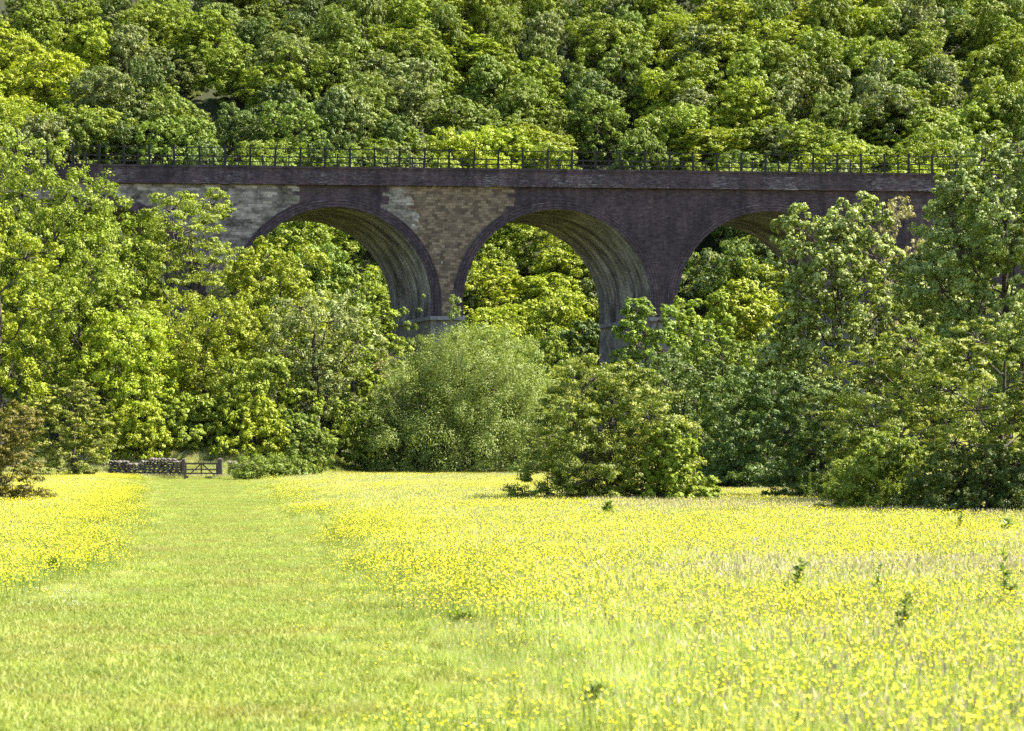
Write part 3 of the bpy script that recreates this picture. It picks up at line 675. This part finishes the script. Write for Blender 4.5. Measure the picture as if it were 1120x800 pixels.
# ------------------------------------------------------------------ dry stone walls and gate
M_STONE = plain_mat('field_stone', (.045, .038, .036), (.16, .14, .13), 3.0, bump=.6)
def rock(mb, c, sx, sy, sz, r):
    bm = bmesh.new(); bmesh.ops.create_icosphere(bm, subdivisions=1, radius=1)
    i0 = len(mb.v); rz = r.uniform(-.3, .3); cz, sn = math.cos(rz), math.sin(rz)
    for v in bm.verts:
        p = v.co.copy(); k = 1/max(abs(p.x), abs(p.y), abs(p.z)); p = p*(.55+.45*k*.8)*r.uniform(.85, 1.12)
        x, y, z = p.x*sx, p.y*sy, p.z*sz
        mb.v.append((c[0]+x*cz-y*sn, c[1]+x*sn+y*cz, c[2]+z))
    for f in bm.faces: mb.f.append(tuple(i0+v.index for v in f.verts))
    bm.free()
def wall(x0, x1, y, h0, h1, seed, label):
    r = random.Random(seed); mb = MB(); z = .08
    row = 0
    hm = max(h0, h1)
    while z < hm+.05:
        x = x0 + r.random()*.2
        while x < x1:
            w = r.uniform(.16, .34); hh = h0+(h1-h0)*(x-x0)/(x1-x0) + .12*math.sin(x*2.1)+.06*math.sin(x*5)
            if z < hh:
                gz = float(terrain(x, y))
                for dy in (-.16, .12): rock(mb, (x+w/2, y+dy+r.uniform(-.04, .04), gz+z+r.uniform(-.02, .02)), w*.56, .17, r.uniform(.075, .11), r)
            x += w
        z += .15; row += 1
    o = mb.build('dry_stone_wall', M_STONE); tag(o, label, 'wall'); return o
GD = 94.0
wall(px_x(116, GD), px_x(199, GD), GD+.3, 1.0, 1.15, 1, 'rough grey dry stone wall running left from the wooden gate')
wall(px_x(246, GD), px_x(306, GD), GD+.3, 1.1, .7, 2, 'short overgrown dry stone wall running right from the wooden gate')
M_WOOD = plain_mat('weathered_wood', (.05, .038, .032), (.125, .10, .085), 8, bump=.4)
gx0, gx1 = px_x(203, GD), px_x(238, GD)
gz = float(terrain((gx0+gx1)/2, GD-.05))
gate = empty('field_gate', ((gx0+gx1)/2, GD-.05, gz))
tag(gate, 'small weathered wooden field gate between two stone walls', 'gate')
hw = (gx1-gx0)/2
for sx, hh, ww in ((-hw-.10, 1.16, .09), (hw+.14, 1.18, .13)):
    mb = MB(); mb.box(sx-ww, sx+ww, -.09, .09, -.3, hh); mb.hexa([(sx-ww,-.09,hh),(sx+ww,-.09,hh),(sx+ww,.09,hh),(sx-ww,.09,hh),(sx-ww*.4,-.03,hh+.06),(sx+ww*.4,-.03,hh+.06),(sx+ww*.4,.03,hh+.06),(sx-ww*.4,.03,hh+.06)])
    mb.build('gate_post', M_WOOD, gate)
for z, h in ((.14, .09), (.36, .08), (.58, .08), (.92, .11)):
    mb = MB(); mb.box(-hw+.06, hw-.06, -.025, .025, z-h/2, z+h/2); mb.build('rail', M_WOOD, gate)
for sx in (-hw+.03, hw-.03, 0):
    mb = MB(); mb.box(sx-.045, sx+.045, -.051, -.027, .08, 1.0); mb.build('stile', M_WOOD, gate)
for a, b in (((-hw+.06, .04, .14), (-.04, .04, .9)), ((.04, .04, .9), (hw-.06, .04, .14))):
    mb = MB(); mb.bar(a, b, .02, .07); mb.build('brace', M_WOOD, gate)

# ------------------------------------------------------------------ camera, light, world (camera before the visibility test)
cam = bpy.data.cameras.new('camera'); co_ = bpy.data.objects.new('camera', cam); COL.objects.link(co_)
co_.location = (0, 0, EYE); co_.rotation_euler = (rad(90), 0, 0)
cam.sensor_width = 36; cam.lens = 36*F_PX/1120; cam.shift_y = (HOR-400)/1120; cam.clip_end = 3000; cam.clip_start = .1
cam.dof.use_dof = True; cam.dof.focus_distance = 105; cam.dof.aperture_fstop = 3.6
scene.camera = co_

SUN_AZ, SUN_EL = 82.0, 52.0        # azimuth from +Y (away from the camera) towards +X
sd = Vector((math.sin(rad(SUN_AZ))*math.cos(rad(SUN_EL)), math.cos(rad(SUN_AZ))*math.cos(rad(SUN_EL)), math.sin(rad(SUN_EL))))
sl = bpy.data.lights.new('sun', 'SUN'); so = bpy.data.objects.new('sun', sl); COL.objects.link(so)
sl.energy = 5.0; sl.angle = rad(.5); sl.color = (1, .93, .78)
so.rotation_euler = (-sd).to_track_quat('-Z', 'Y').to_euler(); so.location = (60, 40, 90)
w = bpy.data.worlds.new('World'); scene.world = w; w.use_nodes = True
nt = w.node_tree; nt.nodes.clear()
sky = nd(nt, 'ShaderNodeTexSky', sky_type='NISHITA'); sky.sun_disc = False
sky.sun_elevation = rad(SUN_EL); sky.sun_rotation = rad(SUN_AZ)
bg = nd(nt, 'ShaderNodeBackground'); bg.inputs[1].default_value = .080
wo = nd(nt, 'ShaderNodeOutputWorld'); nt.links.new(sky.outputs[0], bg.inputs[0]); nt.links.new(bg.outputs[0], wo.inputs[0])

# ------------------------------------------------------------------ drop hillside trees nobody sees, describe the rest
bpy.context.view_layer.update()
dg = bpy.context.evaluated_depsgraph_get()
seen = {}
org = Vector((0, 0, EYE))
for py in range(1, 520, 5):
    for px in range(2, 1120, 5):
        d = Vector(((px-560)/F_PX, 1, (HOR-py)/F_PX)).normalized()
        hit, loc, nrm, idx, ob, mtx = scene.ray_cast(dg, org, d)
        if hit and ob.parent is not None:
            s = seen.setdefault(ob.parent.name, [0, 0, 0]); s[0] += 1; s[1] += px; s[2] += py
KIND_WORD = {'bright': 'bright green', 'mid': 'mid green', 'dark': 'dark green', 'grey': 'grey-green', 'olive': 'olive-brown', 'yellow': 'yellow-green'}
cells = {}
for (e, kind, x, y, h) in hill_objs:
    s = seen.get(e.name)
    if s is None or s[0] < 3:
        for c in list(e.children): bpy.data.objects.remove(c)
        bpy.data.objects.remove(e); continue
    cx, cy = s[1]/s[0], s[2]/s[0]
    if cy > 200:
        zone = 'seen through the second arch' if cx < 480 else 'seen through the third arch' if cx < 720 else 'seen through the rightmost arch'
        if cx < 290: zone = 'behind the bank at the left'
        if cx > 870: zone = 'behind the right-hand ash trees'
    else:
        row = 'just above the railing' if cy > 128 else 'halfway up the hill' if cy > 62 else 'near the top edge'
        colm = 'at far left' if cx < 130 else 'over the pale stone' if cx < 300 else 'over the second arch' if cx < 440 else 'over the tan stone' if cx < 560 else \
               'over the third arch' if cx < 690 else 'over the brick pier' if cx < 775 else 'over the rightmost arch' if cx < 905 else 'at far right'
        zone = row + ' ' + colm
    cells.setdefault((kind, zone), []).append((cx, cy, e, h))
ORD = ['first', 'second', 'third', 'fourth', 'fifth', 'sixth', 'seventh', 'eighth', 'ninth', 'tenth', 'eleventh', 'twelfth']
for (kind, zone), lst in cells.items():
    lst.sort(key=lambda t: t[0])
    for k, (cx, cy, e, h) in enumerate(lst):
        if len(lst) == 1: e['label'] = 'only %s tree %s' % (KIND_WORD[kind], zone)
        elif len(lst) == 2: e['label'] = '%s tree %s, %s of the two' % (KIND_WORD[kind], zone, ('left', 'right')[k])
        else: e['label'] = '%s tree %s, %s from left of %d' % (KIND_WORD[kind], zone, ORD[min(k, 11)], len(lst))

# ------------------------------------------------------------------ grass, buttercups (uncountable: one object each)
hidden = bpy.data.collections.new('ground_cover_tiles')     # source meshes of the scattered tufts

def blade_tile(name, seed, n, hmin, hmax, width, size, mat, bend=.35, seed_heads=0.0, head_mat=None):
    r = np.random.RandomState(seed)
    x = r.uniform(-size/2, size/2, n); y = r.uniform(-size/2, size/2, n)
    h = r.uniform(hmin, hmax, n); a = r.uniform(0, 6.283, n); lean = np.abs(r.normal(size=n))*bend*h
    la = r.uniform(0, 6.283, n)
    dx, dy = np.cos(a), np.sin(a); lx, ly = np.cos(la)*lean, np.sin(la)*lean
    w = width*(.6+.8*r.rand(n))
    z0 = -.03*np.ones(n)
    V = np.empty((n, 6, 3), np.float32)
    V[:, 0] = np.stack([x-dx*w, y-dy*w, z0], 1); V[:, 1] = np.stack([x+dx*w, y+dy*w, z0], 1)
    V[:, 2] = np.stack([x+dx*w*.75+lx*.4, y+dy*w*.75+ly*.4, h*.6], 1); V[:, 3] = np.stack([x-dx*w*.75+lx*.4, y-dy*w*.75+ly*.4, h*.6], 1)
    V[:, 4] = np.stack([x+dx*w*.12+lx, y+dy*w*.12+ly, h], 1); V[:, 5] = np.stack([x-dx*w*.12+lx, y-dy*w*.12+ly, h], 1)
    b = np.arange(n)[:, None]*6
    f = np.concatenate([b+np.array([[0, 1, 2, 3]]), b+np.array([[3, 2, 4, 5]])], 1).ravel()
    V = V.reshape(-1, 3); mi = np.zeros(2*n, int)
    if seed_heads > 0:
        k = int(n*seed_heads); tip = np.stack([x+lx, y+ly, h], 1)[:k]
        Nn = unit(r.normal(size=(k, 3))*np.array([1, 1, .3])); ax = np.tile(np.array([0, 0, 1.0]), (k, 1)) + r.normal(size=(k, 3))*.25
        V2, F2 = quads_from(tip, Nn, np.full(k, .075), np.full(k, .016), r, ax)
        f = np.concatenate([f, F2+len(V)]); V = np.concatenate([V, V2]); mi = np.concatenate([mi, np.ones(k, int)])
    me = mesh_np(name, V, f, 4, [mat]+([head_mat] if head_mat else []), mi)
    o = bpy.data.objects.new(name, me); hidden_col(name).objects.link(o); return o
_cols = {}
def hidden_col(name):
    base = name.rsplit('_', 1)[0]
    if base not in _cols: _cols[base] = bpy.data.collections.new(base)
    return _cols[base]

def flower_tile(name, seed, n, hmin, hmax, r0, size, mat, stem_mat):
    r = np.random.RandomState(seed)
    x = r.uniform(-size/2, size/2, n); y = r.uniform(-size/2, size/2, n); h = r.uniform(hmin, hmax, n)
    C = np.stack([x, y, h], 1)
    up = unit(np.stack([r.normal(size=n)*.45, r.normal(size=n)*.45, np.ones(n)], 1))
    t1 = unit(np.cross(up, unit(r.normal(size=(n, 3))))); t2 = np.cross(up, t1)
    rr_ = r0*(.7+.5*r.rand(n))[:, None]
    V = []; m = 5
    for k in range(m):                                # five cupped petals
        t = 2*math.pi*k/m
        d = t1*math.cos(t)+t2*math.sin(t); s = -t1*math.sin(t)+t2*math.cos(t)
        V.append(np.stack([C, C+d*rr_*.65+s*rr_*.5+up*rr_*.3, C+d*rr_*1.05+up*rr_*.55, C+d*rr_*.65-s*rr_*.5+up*rr_*.3], 1))
    V = np.concatenate(V, 0)
    nf = len(V); st = np.empty((n, 4, 3))             # stems
    a = r.uniform(0, 3.14, n); w = .0022
    sx = np.stack([np.cos(a)*w, np.sin(a)*w, np.zeros(n)], 1)
    off = np.stack([r.normal(size=n)*.06, r.normal(size=n)*.06, -h], 1)
    st[:, 0] = C+off-sx; st[:, 1] = C+off+sx; st[:, 2] = C+sx; st[:, 3] = C-sx
    V = np.concatenate([V, st], 0)
    me = mesh_np(name, V.reshape(-1, 3), np.arange(len(V)*4), 4, [mat, stem_mat], np.concatenate([np.zeros(nf, int), np.ones(n, int)]))
    o = bpy.data.objects.new(name, me); hidden_col(name).objects.link(o); return o

def scatter(name, pts, idx, scl, coll, label, cat, seed=0):
    """one object: points that carry tufts of the collection"""
    r = np.random.RandomState(seed); n = len(pts)
    me = bpy.data.meshes.new(name); me.vertices.add(n); me.vertices.foreach_set('co', np.asarray(pts, np.float32).ravel())
    for an, ty, arr in (('variant', 'INT', np.asarray(idx, np.int32)), ('turn', 'FLOAT', r.uniform(0, 6.283, n).astype(np.float32)), ('size', 'FLOAT', np.asarray(scl, np.float32))):
        me.attributes.new(an, ty, 'POINT').data.foreach_set('value', arr)
    o = link_mesh(name, me); tag(o, label, cat, None, 'stuff')
    ng = bpy.data.node_groups.new(name+'_nodes', 'GeometryNodeTree')
    ng.interface.new_socket('Geometry', in_out='INPUT', socket_type='NodeSocketGeometry')
    ng.interface.new_socket('Geometry', in_out='OUTPUT', socket_type='NodeSocketGeometry')
    N, L = ng.nodes, ng.links
    gi, go = N.new('NodeGroupInput'), N.new('NodeGroupOutput')
    ci = N.new('GeometryNodeCollectionInfo'); ci.inputs[0].default_value = coll; ci.inputs[1].default_value = True; ci.inputs[2].default_value = True
    ip = N.new('GeometryNodeInstanceOnPoints'); ip.inputs['Pick Instance'].default_value = True
    def attr(a, t):
        q = N.new('GeometryNodeInputNamedAttribute'); q.data_type = t; q.inputs[0].default_value = a; return q.outputs[0]
    cx = N.new('ShaderNodeCombineXYZ'); L.new(attr('turn', 'FLOAT'), cx.inputs[2])
    L.new(gi.outputs[0], ip.inputs['Points']); L.new(ci.outputs[0], ip.inputs['Instance'])
    L.new(attr('variant', 'INT'), ip.inputs['Instance Index']); L.new(cx.outputs[0], ip.inputs['Rotation']); L.new(attr('size', 'FLOAT'), ip.inputs['Scale'])
    L.new(ip.outputs[0], go.inputs[0])
    md = o.modifiers.new('scatter', 'NODES'); md.node_group = ng
    return o

G_LONG = leaf_mat('grass_long', (.235, .295, .055), (.340, .400, .095), (.470, .505, .190), transl=.35, tcol=(1.2, 1.15, .6), spec=.3, patch=((.44, .46, .17), (.25, .34, .065)))
G_SHORT = leaf_mat('grass_short', (.180, .228, .038), (.240, .288, .058), (.320, .350, .105), transl=.35, tcol=(1.2, 1.15, .6), spec=.3, patch=((.265, .26, .075), (.145, .205, .034)))
G_HEAD = leaf_mat('grass_seed_head', (.28, .24, .13), (.38, .33, .19), (.50, .45, .29), transl=.3, tcol=(1, 1, .9))
PETAL = leaf_mat('buttercup_petal', (.66, .56, .020), (.76, .67, .030), (.84, .77, .070), transl=.30, tcol=(1.05, 1.0, .6), spec=.2, rough=.5)
WHITE = leaf_mat('clover_petal', (.60, .60, .50), (.75, .74, .68), (.82, .82, .78), transl=.25, tcol=(1, 1, 1))
STEM = leaf_mat('stem_green', (.09, .14, .02), (.13, .18, .03), (.17, .22, .04), transl=.2)

for k in range(4):
    blade_tile('meadow_tile_%d' % k, 40+k, 900, .10, .36, .0034, 1.0, G_LONG, .35, .08 if k < 3 else .35, G_HEAD)
for k in range(3):
    blade_tile('lawn_tile_%d' % k, 60+k, 1500, .018, .055, .0040, 1.0, G_SHORT, .9)
dens = (34, 80, 140, 210)
for k, n in enumerate(dens):
    flower_tile('buttercup_tile_%d' % k, 80+k, n, .14, .39, .0115, 1.0, PETAL, STEM)
flower_tile('clover_tile_0', 90, 70, .05, .16, .012, 1.0, WHITE, STEM)

def xl(y): return np.interp(y, [0, 17.6, 18.4, 28, 93, 96], [-60, -9.0, -5.4, -6.7, -21.0, -21.4])
def xr(y): return np.interp(y, [5, 9.9, 14.7, 28, 50, 93, 96], [.1, -.3, -.85, -2.9, -6.9, -14.6, -15])
r = np.random.RandomState(21)
lawn, mead, butt = [], [], []
y = 6.5
while y < 108:
    st = .62 if y < 30 else .72
    hw_ = .345*y+1.6
    xs = np.arange(-hw_, hw_, st); xs = xs + r.uniform(-.25, .25, len(xs)); ys = y + r.uniform(-.3, .3, len(xs))
    jit = (fbm(xs*.5+5, ys*.5)-.5)*1.6
    a, b = xl(ys)+jit*.8, xr(ys)+jit*1.3*np.clip(ys/25, .5, 1)
    for x_, y_, l_, r_ in zip(xs, ys, a, b):
        if x_ < -13 and y_ > 93.6: 
            if y_ < 101: mead.append((x_, y_, 3, .9))
            continue
        inside = l_ < x_ < r_
        e_ = min(abs(x_-l_), abs(x_-r_))
        if inside or e_ < 1.4: lawn.append((x_, y_))
        if inside:
            if e_ < 1.1 and r.rand() < .8-e_*.5 and y_ > 8:
                butt.append((x_, y_, 0 if e_ > .4 else 1, .45)); mead.append((x_, y_, r.randint(0, 3), .30))
        else:
            edge = min(abs(x_-l_), abs(x_-r_))
            n = .5+1.5*(float(.62*fbm(x_*.16+11, y_*.10+2)+.38*fbm(x_*.75+7, y_*.45+19))-.5); n2 = float(fbm(x_*.07+50, y_*.07+31))
            pale = (n2 > .56) and x_ > 2 and y_ > 18
            sc = min(1.0, .34+edge*.28)*(.8+.35*r.rand())
            mead.append((x_, y_, 3 if pale else r.randint(0, 3), sc))
            q = n + .09*r.normal() - (.14 if pale else 0) + (.26 if x_ < l_ else 0) - max(0, .16-edge*.08) + float(np.interp(y_, [9, 20, 40, 70], [.10, .06, -.03, -.06]))
            if y_ < 16 and x_ < 1.5: q -= .07
            v = 0 if q < .38 else 1 if q < .47 else 2 if q < .56 else 3
            if q > .30: butt.append((x_, y_, v, sc*.3+.7))
    y += st
def zpts(l): 
    A = np.array(l, float); A3 = A[:, :3].copy(); A3[:, 2] = terrain(A[:, 0], A[:, 1]); return A3
lawn3 = np.array([(a, b, 0) for a, b in lawn]); 
scatter('lawn_grass', zpts(lawn3), r.randint(0, 3, len(lawn3)), r.uniform(.85, 1.25, len(lawn3)), _cols['lawn_tile'], 'short mown grass of the path leading to the gate', 'grass', 1)
scatter('meadow_grass', zpts(mead), [int(m[2]) for m in mead], [m[3] for m in mead], _cols['meadow_tile'], 'long pale meadow grass with seed heads', 'grass', 2)
scatter('buttercups', zpts(butt), [int(m[2]) for m in butt], [m[3] for m in butt], _cols['buttercup_tile'], 'yellow buttercups spread through the meadow', 'flowers', 3)
cl = []
for _ in range(16):
    d = 17.2+r.rand()*2.6; cl.append((px_x(r.uniform(-10, 95), d), d, 0))
for _ in range(160):
    d = r.uniform(9, 22); cl.append((px_x(r.uniform(520, 1120), d), d, 0))
scatter('white_clover', zpts(cl), [0]*len(cl), r.uniform(.15, .42, len(cl)), _cols['clover_tile'], 'small white clover flowers scattered low in the grass', 'flowers', 4)

# ---- single dark herbs standing out of the meadow
HERB = leaf_mat('thistle_leaf', (.095, .140, .026), (.140, .190, .034), (.200, .250, .060), transl=.25)
def herb(seed, H, W, n, loc, label, cat='thistle', name='thistle'):
    r = np.random.RandomState(seed)
    H *= .85; W *= .8
    lo = empty(name, loc); tag(lo, label, cat)
    Vs, k0, mb = [], 0, MB()
    for sidx in range(2 if H > .3 else 3):
        ox, oy = (0, 0) if sidx == 0 else tuple(r.normal(size=2)*W*.30)
        h = H if sidx == 0 else H*r.uniform(.45, .8); lx, ly = r.normal(size=2)*.12*h
        m = int(n*(1.6 if sidx == 0 else 1.0))
        t = r.rand(m)**.7; a = r.uniform(0, 6.283, m)
        L = W*1.1*(1.0-.62*t)*r.uniform(.35, 1.15, m)
        d = unit(np.stack([np.cos(a), np.sin(a), r.uniform(-.35, .95, m)], 1))
        P = np.stack([ox+lx*t, oy+ly*t, .04+h*t], 1)+d*L[:, None]*.5
        Nn = unit(np.stack([-np.cos(a)*.5, -np.sin(a)*.5, np.ones(m)], 1)+r.normal(size=(m, 3))*.45)
        V, _ = quads_from(P, Nn, L, L*.40, r, d)
        Vs.append(V)
        mb.tube([(ox, oy, -.05), (ox+lx*.5+.006, oy+ly*.5, h*.5), (ox+lx, oy+ly, h)], [.008, .006, .003], 5)
    V = np.concatenate(Vs)
    link_mesh('leaves', mesh_np('herb_leaves', V, np.arange(len(V)), 4, [HERB]), lo)
    mb.build('stem', STEM, lo)
def at_base(px, base):
    d = F_PX*EYE/(base-HOR); x = px_x(px, d); return (x, d, float(terrain(x, d)))
herb(1, .62, .20, 60, at_base(978, 722), 'tall dark thistle in the right foreground, nearest of the pair')
herb(2, .60, .16, 46, at_base(963, 672), 'slim dark thistle just behind the nearest of the pair')
herb(3, .62, .24, 56, at_base(866, 668), 'bushy green thistle left of the thistle pair')
herb(4, .85, .20, 60, at_base(1098, 685), 'tall reddish-green dock by the right edge of the meadow', 'dock plant', 'dock_plant')
herb(5, .55, .40, 70, at_base(664, 574), 'leafy weed clump in the flowers below the lone hawthorn', 'weed', 'weed_clump')
herb(6, .12, .22, 40, at_base(508, 686), 'flat dark green weed tuft beside the mown path', 'weed', 'weed_clump')
herb(7, .22, .16, 36, at_base(648, 782), 'small dark weed at the bottom centre of the meadow', 'weed', 'weed_clump')
herb(8, .34, .20, 36, at_base(1018, 712), 'low weed with pale heads right of the nearest thistle', 'weed', 'weed_clump')
herb(9, .5, .34, 50, at_base(1102, 596), 'broad dark weed clump at the right edge below the bushes', 'weed', 'weed_clump')
herb(10, .55, .24, 50, at_base(1048, 592), 'upright dark weed below the right-edge hawthorn', 'weed', 'weed_clump')
herb(11, .3, .28, 40, at_base(56, 632), 'dark weed clump in the buttercups left of the mown path', 'weed', 'weed_clump')
herb(12, 1.1, .22, 60, at_base(884, 556), 'tall pale-tipped nettle at the foot of the ash', 'nettle', 'nettle')

# ------------------------------------------------------------------ render settings
scene.render.engine = 'CYCLES'
cy = scene.cycles
cy.max_bounces = 7; cy.diffuse_bounces = 4; cy.glossy_bounces = 2; cy.transmission_bounces = 3; cy.transparent_max_bounces = 4
cy.use_denoising = False; cy.sample_clamp_indirect = 8
vs = scene.view_settings
vs.view_transform = 'Standard'; vs.look = 'None'; vs.gamma = 1; vs.use_curve_mapping = False
vs.exposure = 2.3
